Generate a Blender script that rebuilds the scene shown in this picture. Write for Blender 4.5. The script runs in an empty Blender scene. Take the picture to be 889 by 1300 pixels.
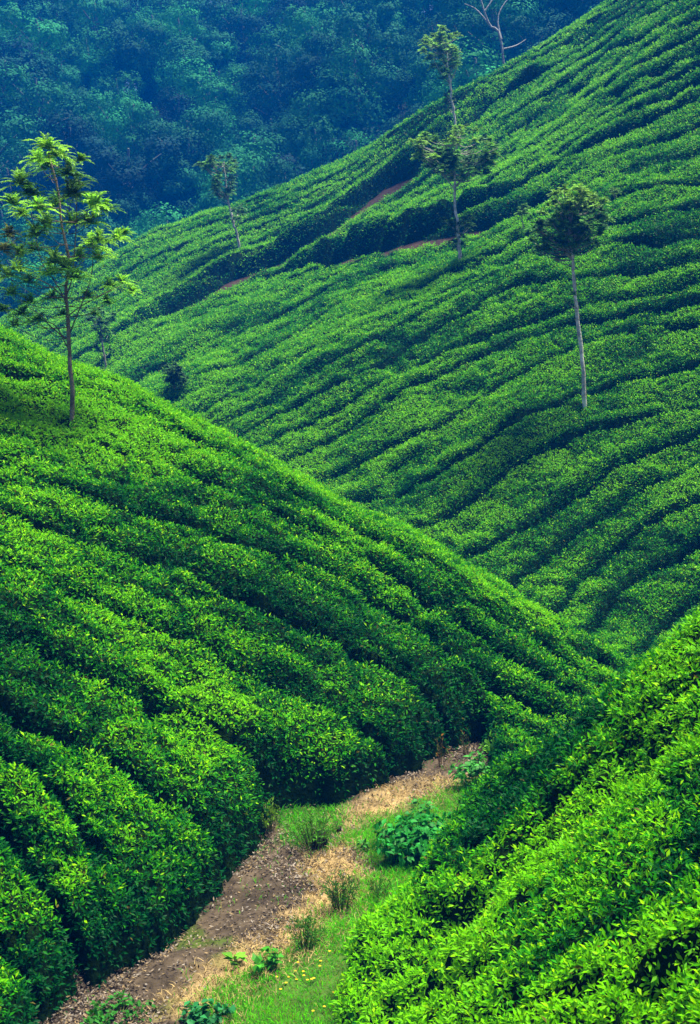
import bpy, math, random
import numpy as np
random.seed(7); R = np.random.RandomState(11)
scene = bpy.context.scene
COL = scene.collection
rad = math.radians

# ------------------------------------------------------------------ camera, sky, sun, exposure
CZ = 6.0; F = 1805.0; PITCH = math.atan(320 / F)
cam = bpy.data.cameras.new('camera'); camo = bpy.data.objects.new('camera', cam); COL.objects.link(camo)
camo.location = (0, 0, CZ); camo.rotation_euler = (rad(90) - PITCH, 0, 0)
cam.sensor_fit = 'VERTICAL'; cam.sensor_height = 36; cam.sensor_width = 36; cam.lens = F / 1300 * 36
cam.clip_start = .1; cam.clip_end = 20000
scene.camera = camo
SUN_EL, SUN_AZ = rad(73), rad(60)          # azimuth measured from +Y towards +X
world = bpy.data.worlds.new('World'); scene.world = world; world.use_nodes = True
wn = world.node_tree.nodes; wl = world.node_tree.links
bg = wn['Background']; sky = wn.new('ShaderNodeTexSky'); sky.sky_type = 'NISHITA'; sky.sun_disc = False
sky.sun_elevation = SUN_EL; sky.sun_rotation = SUN_AZ; sky.air_density = 1.0; sky.dust_density = 1.0; sky.altitude = 1500
wl.new(sky.outputs[0], bg.inputs[0]); bg.inputs[1].default_value = .05
sun = bpy.data.lights.new('sun', 'SUN'); sun.energy = 5.0; sun.angle = rad(20); sun.color = (1, .93, .72)
suno = bpy.data.objects.new('sun', sun); COL.objects.link(suno)
from mathutils import Vector
sd = Vector((math.sin(SUN_AZ) * math.cos(SUN_EL), math.cos(SUN_AZ) * math.cos(SUN_EL), math.sin(SUN_EL)))
suno.rotation_euler = sd.to_track_quat('Z', 'Y').to_euler(); suno.location = (0, 0, 60)
scene.view_settings.view_transform = 'Standard'; scene.view_settings.look = 'None'
scene.view_settings.gamma = 1; scene.view_settings.exposure = 1.52
HAZE_D = .0016
scene.render.engine = 'CYCLES'
scene.cycles.max_bounces = 5; scene.cycles.diffuse_bounces = 2; scene.cycles.glossy_bounces = 2
scene.cycles.transmission_bounces = 3; scene.cycles.volume_bounces = 0; scene.cycles.transparent_max_bounces = 4
scene.cycles.use_denoising = True

# ------------------------------------------------------------------ helpers
cp, sp_ = math.cos(PITCH), math.sin(PITCH)
def ray(px, py):
    cx = (np.asarray(px, float) - 444.5) / F; cy = (650 - np.asarray(py, float)) / F
    yy = cp + sp_ * cy
    return cx / yy, (-sp_ + cp * cy) / yy
def P(px, py, Y):
    a, b = ray(px, py); return np.array([a * Y, Y, CZ + b * Y])
def proj(p):
    d = np.asarray(p, float) - np.array([0, 0, CZ])
    fw = d[..., 1] * cp - d[..., 2] * sp_; up = d[..., 1] * sp_ + d[..., 2] * cp
    return 444.5 + F * d[..., 0] / fw, 650 - F * up / fw
class TPS:
    def __init__(s, xy, v, lam=1e-3):
        s.xy = np.asarray(xy, float); n = len(s.xy); s.sc = 10.0
        X = s.xy / s.sc; K = s.k(X, X) + lam * np.eye(n)
        Pm = np.hstack([np.ones((n, 1)), X]); A = np.zeros((n + 3, n + 3))
        A[:n, :n] = K; A[:n, n:] = Pm; A[n:, :n] = Pm.T
        s.c = np.linalg.solve(A, np.concatenate([np.asarray(v, float), np.zeros(3)])); s.X = X
    def k(s, A, B):
        r2 = ((A[:, None, :] - B[None]) ** 2).sum(-1); return .5 * r2 * np.log(r2 + 1e-12)
    def __call__(s, x, y):
        sh = np.shape(x); Q = np.stack([np.ravel(x), np.ravel(y)], 1) / s.sc; out = np.empty(len(Q)); n = len(s.X)
        for i in range(0, len(Q), 60000):
            q = Q[i:i + 60000]; out[i:i + 60000] = s.k(q, s.X) @ s.c[:n] + s.c[n] + q @ s.c[n + 1:]
        return out.reshape(sh)
def hash2(i, j, s):
    n = (i.astype(np.int64) * 374761393 + j.astype(np.int64) * 668265263 + s * 974634777) & 0xffffffff
    n = ((n ^ (n >> 13)) * 1274126177) & 0xffffffff
    return ((n ^ (n >> 16)) & 0xffffff) / float(0xffffff)
def vnoise(x, y, s=0):
    i = np.floor(x); j = np.floor(y); fx = x - i; fy = y - j
    fx = fx * fx * (3 - 2 * fx); fy = fy * fy * (3 - 2 * fy)
    a = hash2(i, j, s); b = hash2(i + 1, j, s); c = hash2(i, j + 1, s); d = hash2(i + 1, j + 1, s)
    return (a * (1 - fx) + b * fx) * (1 - fy) + (c * (1 - fx) + d * fx) * fy
def fbm(x, y, s=0, o=3):
    v = 0; a = .5; t = 0
    for k in range(o):
        v = v + a * vnoise(x * 2 ** k + 17.3 * k, y * 2 ** k - 9.1 * k, s + k); t += a; a *= .5
    return v / t
def smax(a, b, k):
    h = np.clip(.5 + .5 * (a - b) / k, 0, 1); return b + (a - b) * h + k * h * (1 - h)
def inpoly(x, y, poly):
    inside = np.zeros(np.shape(x), bool); n = len(poly)
    for i in range(n):
        x1, y1 = poly[i]; x2, y2 = poly[(i + 1) % n]
        c = ((y1 > y) != (y2 > y)) & (x < (x2 - x1) * (y - y1) / (y2 - y1 + 1e-12) + x1)
        inside ^= c
    return inside
def polydist(x, y, poly, closed=True):
    d = np.full(np.shape(x), 1e9); n = len(poly)
    for i in range(n if closed else n - 1):
        x1, y1 = poly[i]; x2, y2 = poly[(i + 1) % n]; dx, dy = x2 - x1, y2 - y1
        t = np.clip(((x - x1) * dx + (y - y1) * dy) / (dx * dx + dy * dy + 1e-12), 0, 1)
        d = np.minimum(d, np.hypot(x - x1 - t * dx, y - y1 - t * dy))
    return d

class MB:
    """collects vertices, faces, colours; builds one mesh object"""
    def __init__(s): s.v = []; s.f = {3: [], 4: []}; s.c = []; s.n = 0; s.mi = {3: [], 4: []}
    def add(s, v, f, c, mi=0):
        v = np.asarray(v, np.float32).reshape(-1, 3); f = np.asarray(f, np.int64)
        s.v.append(v); s.c.append(np.broadcast_to(np.asarray(c, np.float32), v.shape))
        s.f[f.shape[1]].append(f + s.n); s.mi[f.shape[1]].append(np.full(len(f), mi, np.int32)); s.n += len(v)
    def build(s, name, mats, parent=None, loc=None, smooth=False, link=True):
        me = bpy.data.meshes.new(name)
        V = np.concatenate(s.v); C = np.concatenate(s.c)
        if loc is not None: V = V - np.asarray(loc, np.float32)
        idx = []; sizes = []; mi = []
        for k in (3, 4):
            if s.f[k]:
                a = np.concatenate(s.f[k]); idx.append(a.ravel()); sizes.append(np.full(len(a), k)); mi.append(np.concatenate(s.mi[k]))
        idx = np.concatenate(idx).astype(np.int32); sizes = np.concatenate(sizes)
        me.vertices.add(len(V)); me.vertices.foreach_set('co', V.ravel())
        me.loops.add(len(idx)); me.loops.foreach_set('vertex_index', idx)
        me.polygons.add(len(sizes)); st = np.concatenate([[0], np.cumsum(sizes)[:-1]]).astype(np.int32)
        me.polygons.foreach_set('loop_start', st); me.polygons.foreach_set('loop_total', sizes.astype(np.int32))
        if smooth: me.polygons.foreach_set('use_smooth', np.ones(len(sizes), bool))
        me.polygons.foreach_set('material_index', np.concatenate(mi))
        at = me.color_attributes.new('col', 'FLOAT_COLOR', 'POINT')
        at.data.foreach_set('color', np.hstack([C, np.ones((len(C), 1), np.float32)]).astype(np.float32).ravel())
        for m in (mats if isinstance(mats, (list, tuple)) else [mats]): me.materials.append(m)
        me.update(calc_edges=True)
        if not link: return me
        o = bpy.data.objects.new(name, me); COL.objects.link(o)
        if parent is not None: o.parent = parent
        if loc is not None and parent is None: o.location = [float(q) for q in loc]
        return o
def empty(name, loc):
    o = bpy.data.objects.new(name, None); COL.objects.link(o); o.location = [float(q) for q in loc]; o.empty_display_size = .2; return o
def tag(o, label=None, cat=None, group=None, kind=None):
    if label: o['label'] = label
    if cat: o['category'] = cat
    if group: o['group'] = group
    if kind: o['kind'] = kind
    return o
def norm(v): return v / (np.linalg.norm(v, axis=-1, keepdims=True) + 1e-9)
def add_leaves(mb, p, d, n, L, W, c, q=1, droop=.15, mi=0):
    """leaf blades: p base, d direction, n blade normal, L length, W width; q=1 four triangles, q=0 a folded pair"""
    if len(p) == 0: return
    d = norm(d); s = norm(np.cross(d, n)); n = np.cross(s, d); L = L[:, None]; W = W[:, None]; N = len(p)
    if q:
        m = p + d * L * .42 - n * W * .06; l = p + d * L * .45 + s * W * .5 + n * W * .14; r = p + d * L * .45 - s * W * .5 + n * W * .14
        t = p + d * L - n * L * droop
        V = np.stack([p, l, r, m, t], 1).reshape(-1, 3); b = (np.arange(N) * 5)[:, None]
        f = (b[:, :, None] + np.array([[0, 3, 1], [0, 2, 3], [1, 3, 4], [3, 2, 4]])[None]).reshape(-1, 3)
        mb.add(V, f, np.repeat(c, 5, 0), mi)
    else:
        l = p + d * L * .5 + s * W * .5 + n * W * .1; r = p + d * L * .5 - s * W * .5 + n * W * .1; t = p + d * L - n * L * droop
        V = np.stack([p, l, r, t], 1).reshape(-1, 3); b = (np.arange(N) * 4)[:, None]
        f = (b[:, :, None] + np.array([[0, 2, 1], [1, 2, 3]])[None]).reshape(-1, 3)
        mb.add(V, f, np.repeat(c, 4, 0), mi)
def add_tube(mb, pts, rads, c, n=6, mi=0, cap=True):
    pts = np.asarray(pts, float); k = len(pts); rads = np.broadcast_to(rads, (k,))
    t = norm(np.gradient(pts, axis=0)); ref = np.array([.31, .17, .93]) if abs(t[0][2]) < .9 else np.array([1., .2, 0])
    a = norm(np.cross(t, ref)); b = np.cross(t, a); th = np.linspace(0, 2 * np.pi, n, endpoint=False)
    ring = pts[:, None] + rads[:, None, None] * (np.cos(th)[None, :, None] * a[:, None] + np.sin(th)[None, :, None] * b[:, None])
    V = ring.reshape(-1, 3); i = np.arange(k - 1)[:, None] * n; j = np.arange(n)[None]; j2 = (j + 1) % n
    f = np.stack([i + j, i + j2, i + n + j2, i + n + j], -1).reshape(-1, 4)
    mb.add(V, f, c, mi)
    if cap:
        mb.add(np.vstack([ring[-1], pts[-1] + t[-1] * rads[-1] * .5]), [[q, (q + 1) % n, n] for q in range(n)], c, mi)
def curve(pts, m=10):
    pts = np.asarray(pts, float); s = np.linspace(0, len(pts) - 1, m); out = []
    for u in s:
        i = int(min(u, len(pts) - 2)); f = u - i
        p0 = pts[max(i - 1, 0)]; p1 = pts[i]; p2 = pts[i + 1]; p3 = pts[min(i + 2, len(pts) - 1)]
        out.append(.5 * (2 * p1 + (p2 - p0) * f + (2 * p0 - 5 * p1 + 4 * p2 - p3) * f * f + (3 * p1 - p0 - 3 * p2 + p3) * f ** 3))
    return np.array(out)
def rdir(n):
    v = R.normal(size=(n, 3)); return norm(v)

# ------------------------------------------------------------------ materials
def mat(name, rough=.6, trans=0, spec=.4, bump=0, bscale=30, noise=.0, nscale=8, objvar=False):
    m = bpy.data.materials.new(name); m.use_nodes = True; nt = m.node_tree; N = nt.nodes; Lk = nt.links
    b = N['Principled BSDF']; out = N['Material Output']
    a = N.new('ShaderNodeAttribute'); a.attribute_name = 'col'; src = a.outputs['Color']
    if objvar:
        oi = N.new('ShaderNodeObjectInfo'); rp = N.new('ShaderNodeValToRGB'); rp.color_ramp.elements[0].color = (.35, .42, .75, 1); rp.color_ramp.elements[1].color = (3.4, 3.0, 1.2, 1)
        Lk.new(oi.outputs['Random'], rp.inputs[0]); vm = N.new('ShaderNodeVectorMath'); vm.operation = 'MULTIPLY'; Lk.new(src, vm.inputs[0]); Lk.new(rp.outputs[0], vm.inputs[1]); src = vm.outputs[0]
    if noise:
        tx = N.new('ShaderNodeTexNoise'); tx.inputs['Scale'].default_value = nscale; tx.inputs['Detail'].default_value = 5
        ge = N.new('ShaderNodeTexCoord'); Lk.new(ge.outputs['Object'], tx.inputs['Vector'])
        mr = N.new('ShaderNodeMapRange'); mr.inputs[1].default_value = .3; mr.inputs[2].default_value = .7
        mr.inputs[3].default_value = 1 - noise; mr.inputs[4].default_value = 1 + noise; Lk.new(tx.outputs[0], mr.inputs[0])
        mx = N.new('ShaderNodeVectorMath'); mx.operation = 'SCALE'; Lk.new(src, mx.inputs[0]); Lk.new(mr.outputs[0], mx.inputs['Scale']); src = mx.outputs[0]
    Lk.new(src, b.inputs['Base Color']); b.inputs['Roughness'].default_value = rough; b.inputs['Specular IOR Level'].default_value = spec
    if bump:
        t2 = N.new('ShaderNodeTexNoise'); t2.inputs['Scale'].default_value = bscale; t2.inputs['Detail'].default_value = 6
        g2 = N.new('ShaderNodeTexCoord'); Lk.new(g2.outputs['Object'], t2.inputs['Vector'])
        bp = N.new('ShaderNodeBump'); bp.inputs['Strength'].default_value = bump; bp.inputs['Distance'].default_value = .05
        Lk.new(t2.outputs[0], bp.inputs['Height']); Lk.new(bp.outputs[0], b.inputs['Normal'])
    if trans:
        tr = N.new('ShaderNodeBsdfTranslucent'); ms = N.new('ShaderNodeMixShader'); ms.inputs[0].default_value = trans
        v = N.new('ShaderNodeVectorMath'); v.operation = 'MULTIPLY'; v.inputs[1].default_value = (1.1, 1.05, .3); Lk.new(src, v.inputs[0])
        Lk.new(v.outputs[0], tr.inputs[0]); Lk.new(b.outputs[0], ms.inputs[1]); Lk.new(tr.outputs[0], ms.inputs[2]); Lk.new(ms.outputs[0], out.inputs[0])
    return m
M_tea = mat('tea_leaf', .40, .34, .045)
M_teacore = mat('tea_core_shade', 1, 0, 0, bump=.8, bscale=18, noise=.3, nscale=12)
M_leaf = mat('tree_leaf', .5, .3, .12)
M_forest = mat('forest_leaf_haze_tint', .8, .15, .1, objvar=True)
M_bark = mat('bark', .85, 0, .1, bump=.8, bscale=40, noise=.5, nscale=9)
M_soil = mat('soil', .95, 0, .15, bump=1.0, bscale=14, noise=.35, nscale=5)
M_grass = mat('grass_blade', .6, .35, .06)
M_dry = mat('dry_leaf', .8, .05, .2)
M_petal = mat('petal', .6, .2, .2)

# ------------------------------------------------------------------ terrain
HH = .62                                                     # hedge height
def pts3(l, dz=0.): return [tuple(P(a, b, c) + np.array([0, 0, dz])) for a, b, c in l]
def fit(l, extra=(), lam=2e-3):
    q = pts3(l, -HH) + list(extra); q = np.array(q); return TPS(q[:, :2], q[:, 2], lam)
def back(l, dy, dz): return [(x * (y + dy) / y, y + dy, z + dz - HH) for x, y, z in pts3(l)]
ridgeL = [(-180, 345, 23), (0, 415, 23), (200, 500, 22.5), (400, 610, 21.5), (600, 710, 20.5), (765, 830, 19)]
TL = fit(ridgeL + [(0, 1300, 9.3), (0, 950, 12.3), (0, 719, 15), (0, 573, 18), (0, 470, 21), (330, 1020, 13.6), (560, 925, 16), (290, 1070, 12.7),
                   (80, 1200, 10.6), (700, 880, 17), (200, 800, 15.76), (400, 800, 17.0), (600, 820, 17.9), (200, 1000, 13.0), (200, 1130, 11.7), (440, 960, 14.9), (-300, 900, 13), (-300, 1300, 9.5)],
         back(ridgeL, 5, -2.2) + back(ridgeL, 13, -7), 5e-3)
TR = fit([(889, 1300, 6.2), (889, 1000, 8.8), (889, 785, 11.5), (760, 870, 12), (650, 960, 12.3), (600, 1010, 12.3), (560, 1090, 11.6), (500, 1180, 10.6), (450, 1250, 9.9),
          (700, 1100, 9.2), (889, 1150, 7.4), (650, 1290, 7.6), (760, 980, 10.3)],
         [(.85, 13.1, .0), (.2, 11.5, 0), (3.3, 14.6, .2), (5, 16, .5), (1.9, 14.6, .05), (8, 12, 4.4), (6, 3, 4.2), (2.2, 3, 2.8), (.3, 4, 1.4), (-1, 9, -.9), (8, 20, -.5), (3.5, 18.5, -1.2), (6, 24, -3)], 3e-3)
ridgeF = [(-200, 480, 73), (0, 410, 75), (180, 305, 78), (400, 225, 79), (570, 120, 77), (780, 0, 76), (950, -110, 74)]
TF = fit(ridgeF + [(889, 780, 26), (765, 820, 24.5), (1050, 760, 25), (600, 705, 29.5), (400, 600, 36), (258, 518, 43), (209, 494, 47), (440, 450, 42), (889, 240, 43), (889, 500, 33),
                   (742, 515, 34), (585, 330, 47), (682, 266, 50), (440, 325, 56), (440, 385, 49), (300, 454, 47.5), (300, 350, 63), (225, 398, 60), (120, 440, 59), (510, 215, 67),
                   (632, 121, 71), (700, 150, 61), (889, 0, 58), (889, 100, 51), (1050, 200, 40), (1050, 500, 31), (0, 560, 58)],
         back(ridgeF, 12, -4.5) + back(ridgeF, 25, -11) + [(0, 20, -2.4), (-10, 35, -4.5)], 3e-3)
TB = TPS([(0, 4), (-3, 4), (4, 4), (-1, 10), (0, 13), (1, 17), (2.2, 21), (8, 22), (5, 30), (-6, 40), (-25, 60), (-60, 70), (12, 16), (-10, 20)],
         [0, 0, 0, 0, 0, -.02, -.7, -1.3, -2.2, -4.5, -7, -9, -.6, -2], 1e-3)
def forest_ground(x, y):
    base = -5 + np.clip(x + 10, 0, 200) * .50
    h = base + (y - 98) * .50
    top = 30.7 + x * .13 + 3 * np.sin(x * .05)
    h = -smax(-h, -top, 6.0)
    h = h - np.clip(y - 195, 0, 4000) * .05
    return np.where(y > 250, h - (y - 250) * .012, h)
LEFT_E = [(10, 1400), (66, 1300), (128, 1246), (236, 1165), (316, 1080), (350, 1045), (440, 1012), (540, 985), (566, 972), (574, 958), (588, 948)]
RIGHT_E = [(608, 948), (618, 965), (628, 990), (615, 1040), (568, 1125), (490, 1230), (440, 1300), (400, 1400)]
def onplane(l, z=0.):
    o = []
    for a, b in l:
        q, w = ray(a, b); Y = (z - CZ) / w; o.append((q * Y, Y))
    return o
CORR = onplane(LEFT_E) + onplane(RIGHT_E)
CORR = [(CORR[0][0] - .5, 4)] + CORR + [(CORR[-1][0] + .2, 4)]
def comps(x, y):
    """ground of each hill with gentle undulation"""
    und = (fbm(x * .35, y * .35, 5) - .5) * .35
    zl = TL(x, y) + und * .55; zr = TR(x, y) + und * .6
    s = np.clip((y - 22) / 15, 0, 1)
    zf = TF(x, y) + und * (.6 + s) + (fbm(x * .12, y * .12, 9) - .5) * .6 * s
    return zl, zr, zf, TB(x, y)
def ground(x, y, full=False):
    x = np.asarray(x, float); y = np.asarray(y, float)
    zl, zr, zf, zb = comps(x, y)
    zl = np.where(y > 45, -50, zl); zr = np.where(y > 32, -50, zr); zf = np.where(y < 19, -50, zf)
    dc = polydist(x, y, CORR); ins = inpoly(x, y, CORR); dc = np.where(ins, -dc, dc)
    # next to the path the hills meet the path bed
    k = np.clip(dc / .3, 0, 1)
    zh = smax(smax(zl, zr, .12), zf, .2); g = smax(zh, zb, .06)
    bed = zb + (fbm(x * 1.5, y * 1.5, 3) - .5) * .12
    g = bed * (1 - k) + g * k
    ff = np.where(y > 85, forest_ground(x, y), -60); g = np.where(y > 84, smax(g * 1.0, ff, 2.0), g)
    return (g, zl, zr, zf, dc) if full else g

def cast(l, T):
    """world xy where the sight line meets the hedge tops of hill T"""
    out = []
    for a, b in l:
        q, w = ray(a, b); Y = np.exp(np.linspace(math.log(5), math.log(100), 1200))
        d = CZ + w * Y - (T(q * Y, Y) + HH)
        k = np.where(d[1:] * d[:-1] < 0)[0]
        i = k[0] if len(k) else int(np.argmin(np.abs(d)))
        out.append((q * Y[i], Y[i]))
    return out
def guide(T, lines):
    xy = []; v = []
    for u, l in lines:
        c = cast(l, T)
        for a, b in zip(c[:-1], c[1:]):
            xy += [a, ((a[0] + b[0]) / 2, (a[1] + b[1]) / 2)]; v += [u, u]
        xy.append(c[-1]); v.append(u)
    xy = np.array(xy); v = np.array(v, float)
    return TPS(xy, v, 2e-2)
UL = guide(TL, [(0, [(0, 425), (200, 492), (400, 602), (600, 702), (760, 830)]), (1, [(0, 462), (110, 466), (200, 512), (300, 572), (400, 632), (500, 682), (607, 735), (682, 797), (740, 850)]),
    (3, [(0, 560), (100, 600), (223, 650), (330, 690), (384, 706), (470, 755), (560, 800), (640, 850), (700, 893)]),
    (4, [(0, 606), (100, 655), (172, 680), (283, 732), (385, 786), (450, 819), (520, 852), (590, 890), (615, 915)]),
    (5, [(0, 692), (101, 717), (172, 750), (253, 800), (303, 826), (430, 868), (500, 905), (560, 940)]),
    (6, [(0, 785), (60, 810), (147, 854), (253, 900), (350, 945), (420, 990)]),
    (7, [(0, 850), (80, 905), (150, 955), (217, 1000), (310, 1045)]),
    (8, [(0, 920), (60, 971), (120, 1047), (200, 1095), (270, 1120)]), (9, [(0, 1000), (50, 1080), (100, 1165), (140, 1215)]), (10, [(0, 1140), (60, 1205), (90, 1245)])])
UR = guide(TR, [(0, [(540, 1110), (620, 1000), (700, 925), (800, 850)]), (1, [(560, 1190), (657, 1060), (763, 960), (889, 865)]), (2, [(600, 1270), (715, 1165), (768, 1120), (834, 1080), (889, 1045)]),
                (3, [(760, 1300), (820, 1262), (889, 1225)])])
UC = guide(TF, [(0, [(209, 494), (300, 454), (440, 387), (540, 353), (600, 328), (700, 285), (800, 254), (889, 235)]),
    (-1, [(179, 477), (297, 428), (440, 357), (540, 325)]), (-2, [(145, 457), (233, 408), (330, 372), (440, 338), (530, 306)]),
    (-3, [(120, 440), (225, 398), (330, 355), (410, 325), (506, 300)]),
    (1, [(258, 518), (300, 491), (440, 425), (560, 370), (700, 312), (889, 262)]), (2, [(440, 450), (531, 396), (642, 345), (703, 325), (889, 297)]), (3, [(300, 545), (440, 475), (581, 400), (692, 354), (889, 328)]),
    (4, [(330, 565), (440, 500), (506, 463), (672, 407), (793, 382), (889, 362)]), (5, [(360, 585), (440, 533), (561, 473), (662, 427), (723, 407), (889, 390)]),
    (6, [(400, 600), (480, 570), (581, 528), (642, 488), (723, 443), (844, 412), (889, 405)]), (7, [(440, 630), (500, 618), (566, 592), (607, 570), (682, 528), (763, 493), (889, 463)]),
    (8, [(551, 661), (581, 636), (627, 600), (692, 575), (768, 540), (889, 505)]), (9, [(592, 702), (667, 666), (718, 626), (794, 585), (889, 545)]),
    (10, [(642, 735), (703, 697), (753, 651), (824, 606), (889, 580)]), (11, [(700, 775), (723, 765), (763, 717), (814, 666), (889, 636)]),
    (12, [(733, 785), (773, 742), (829, 717), (889, 692)]), (13, [(785, 830), (814, 813), (844, 772), (889, 747)])])
cut1 = [(225, 398), (300, 350), (400, 297), (440, 270), (510, 215), (580, 165), (632, 125)]
UA = guide(TF, [(0, cut1 + [(700, 85), (800, 15)]), (-1, [(200, 388), (300, 333), (430, 262), (560, 165), (625, 110)]), (-5, [(60, 385), (180, 312), (300, 268), (400, 232), (570, 127), (700, 45), (770, 5)]),
    (2, [(260, 398), (330, 360), (410, 312), (520, 235), (640, 150), (740, 85), (889, 5)]), (4, [(420, 325), (540, 255), (660, 170), (780, 98), (889, 40)]),
    (8, [(540, 298), (660, 232), (780, 165), (889, 112)]), (11, [(690, 262), (790, 212), (889, 165)]), (13, [(800, 248), (889, 208)])])
CUT1 = cast(cut1, TF); CUT1T = cast([(235, 392), (300, 350), (400, 297), (440, 270), (500, 222)], TF); CUT2 = cast([(405, 328), (440, 322), (506, 303), (607, 280), (682, 262)], TF)

# ------------------------------------------------------------------ tea: one sampling grid, hedge rows cut out of it
A = np.arange(-.52, .5205, .0022); LY = np.arange(math.log(4.6), math.log(98), .0022)
ga, gl = np.meshgrid(A, LY); GY = np.exp(gl); GX = ga * GY
G, ZL, ZR, ZF, DC = ground(GX, GY, True)
sec = np.full(GX.shape, 0)                                   # 1 left, 2 right, 3 far upper, 4 far lower
wig = (fbm(GX * .5, GY * .5, 31) - .5)
uL = UL(GX, GY) + wig * .75; uR = UR(GX, GY) + wig * .5; uC = UC(GX, GY) + (fbm(GX * .45, GY * .45, 33) - .5) * .45; uA = UA(GX, GY) + (fbm(GX * .35, GY * .35, 34) - .5) * .6
isL = (ZL >= ZR) & (ZL >= ZF); isR = (ZR > ZL) & (ZR >= ZF)
isA = ~isL & ~isR & (uC < -3); isC = ~isL & ~isR & ~isA
sec[isL] = 1; sec[isR] = 2; sec[isA] = 3; sec[isC] = 4
U = np.where(isL, uL, np.where(isR, uR, np.where(isA, uA, uC)))
row = np.floor(U).astype(int)
row[isR] = np.clip(row[isR], -1, 3)
def gradm(f):
    fy = np.gradient(f, LY, axis=0); fx = np.gradient(f, A, axis=1)
    dfx = fx / GY; dfy = (fy - fx * ga) / GY
    return np.hypot(dfx, dfy), dfx, dfy
def dgap_of(u, weak):
    t = u - np.floor(u); g = np.clip(gradm(u)[0], .15, 4)
    return np.minimum(t, 1 - t) / g
raw = {1: dgap_of(uL, 0), 2: dgap_of(uR, 0), 3: dgap_of(uA, 0), 4: dgap_of(uC, 0)}
DG = np.choose(sec, [raw[1] * 0, raw[1], raw[2], raw[3], raw[4]])
far = np.clip((GY - 22) / 20, 0, 1)
gapw = .035 + .035 * far + .24 * np.clip(fbm(GX * .45, GY * .45, 41) - .45, 0, 1) * 2 * (.5 + .5 * far)
edge = .17 + .05 * far
q = np.clip((DG - gapw) / edge, 0, 1)
prof = np.sqrt(1 - (1 - q) ** 2.2)
weak = np.clip((fbm(GX * .33, GY * .33, 55) - .50) * 6, 0, 1)   # where neighbouring hedges have grown together
floor_ = np.where(isR, .42 + .45 * weak, np.where(isL, np.interp(GY, [12.5, 15], [.80, .70]) + .16 * weak, .60 + .28 * weak))
prof = np.maximum(prof, floor_)
sw = np.where(isL, .08 + .0012 * GY, .06 + .0019 * GY) + .10 * np.clip(fbm(GX * .6, GY * .6, 43) - .5, 0, 1)      # narrow picking gap between neighbouring hedges
slit = np.clip((DG - sw * .45) / (sw * .7), 0, 1); closed = np.clip((fbm(GX * .5, GY * .5, 57) - np.where(isL, np.interp(GY, [12, 15], [.49, .66]), np.where(isR, .50, .72))) * 9, 0, 1)
hole = np.clip((fbm(GX * 3.2, GY * 3.2, 141) - np.where(isR, .585, .60)) * 9, 0, 1) * np.where(isR, 1.15, .3); prof = prof * (1 - .45 * hole)
prof = prof * np.maximum(slit, closed); SL = np.maximum(slit, closed)
# cross breaks between bushes along a row
br = fbm(GX * .9, GY * .9, 61); prof = prof * (1 - .35 * np.clip((br - .66) * 8, 0, 1))
eC = np.clip((DC - .02 + (fbm(GX * 1.1, GY * 1.1, 71) - .5) * .5) / .2, 0, 1); prof = prof * np.sqrt(1 - (1 - eC) ** 2.5)
dm = np.minimum(np.abs(ZL - ZF), np.abs(ZR - ZF)) ; prof = prof * np.where(GY > 16, np.clip(dm / .25, .0, 1), 1)
dLR = np.abs(ZL - ZR); prof = prof * np.where(GY < 22, np.clip(dLR / .12, .25, 1), 1)
d1 = polydist(GX, GY, CUT1, False); d1t = polydist(GX, GY, CUT1T, False); d2 = polydist(GX, GY, CUT2, False)
tr = np.minimum(d1t - (1.15 + .5 * (fbm(GX * .25, GY * .25, 81) - .5)), d2 - (.8 + .5 * (fbm(GX * .25, GY * .25, 82) - .5)))
prof = prof * np.where(GY > 40, np.clip(tr / .35, 0, 1) ** .5, 1)
bC = np.clip(np.abs(uC + 3) / gradm(uC)[0] - .1, 0, 1) / .35; prof = prof * np.where(GY > 40, np.clip(bC, 0, 1) ** .5, 1)
rz = TF(GX, GY); behind = GY > 90
prof[behind] = 0
Hh = HH * (1 + .15 * far) * prof * (.9 + .35 * (fbm(GX * .8, GY * .8, 91) - .5) + .12 * (fbm(GX * 3, GY * 3, 92) - .5))
bank = np.where(isA, 1.0 * np.exp(-((d1 - 1.3) / .9) ** 2) * (uA < 0) + 1.1 * np.exp(-((d2 - 1.3) / .9) ** 2), 0) * (GY > 40)
Hh = Hh * (1 + bank)
def worley(x, y, s):
    i0 = np.floor(x); j0 = np.floor(y); f1 = np.full(x.shape, 9.); f2 = np.full(x.shape, 9.); idv = np.zeros(x.shape)
    for a in (-1, 0, 1):
        for b in (-1, 0, 1):
            i = i0 + a; j = j0 + b; d = np.hypot(i + .1 + .8 * hash2(i, j, s) - x, j + .1 + .8 * hash2(i, j, s + 1) - y)
            m = d < f1; f2 = np.where(m, f1, np.minimum(f2, d)); f1 = np.where(m, d, f1); idv = np.where(m, hash2(i, j, s + 2), idv)
    return f2 - f1, idv
wx = GX + (fbm(GX * 2, GY * 2, 121) - .5) * .5; wy = GY + (fbm(GX * 2, GY * 2, 122) - .5) * .5
WF, BID = worley(wx / 1.05, wy / 1.05, 130)                    # single bushes, about a metre across
crease = np.clip(1 - WF * 1.05 / (.10 + .0022 * GY), 0, 1)
Hh = Hh * (1 - .20 * crease * np.where(isR, .8, 1 - .6 * far)) + (BID - .5) * .07 * prof
lump = (fbm(GX * 1.6, GY * 1.6, 95) - .5) * .11 * prof
TOP = G + Hh + lump
TOP = np.where(Hh < .02, G - .05, TOP)
# surface normals
zy = np.gradient(TOP, LY, axis=0); zx = np.gradient(TOP, A, axis=1); dzx = zx / GY; dzy = (zy - zx * ga) / GY
NRM = norm(np.stack([-dzx, -dzy, np.ones_like(dzx)], -1))
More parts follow.
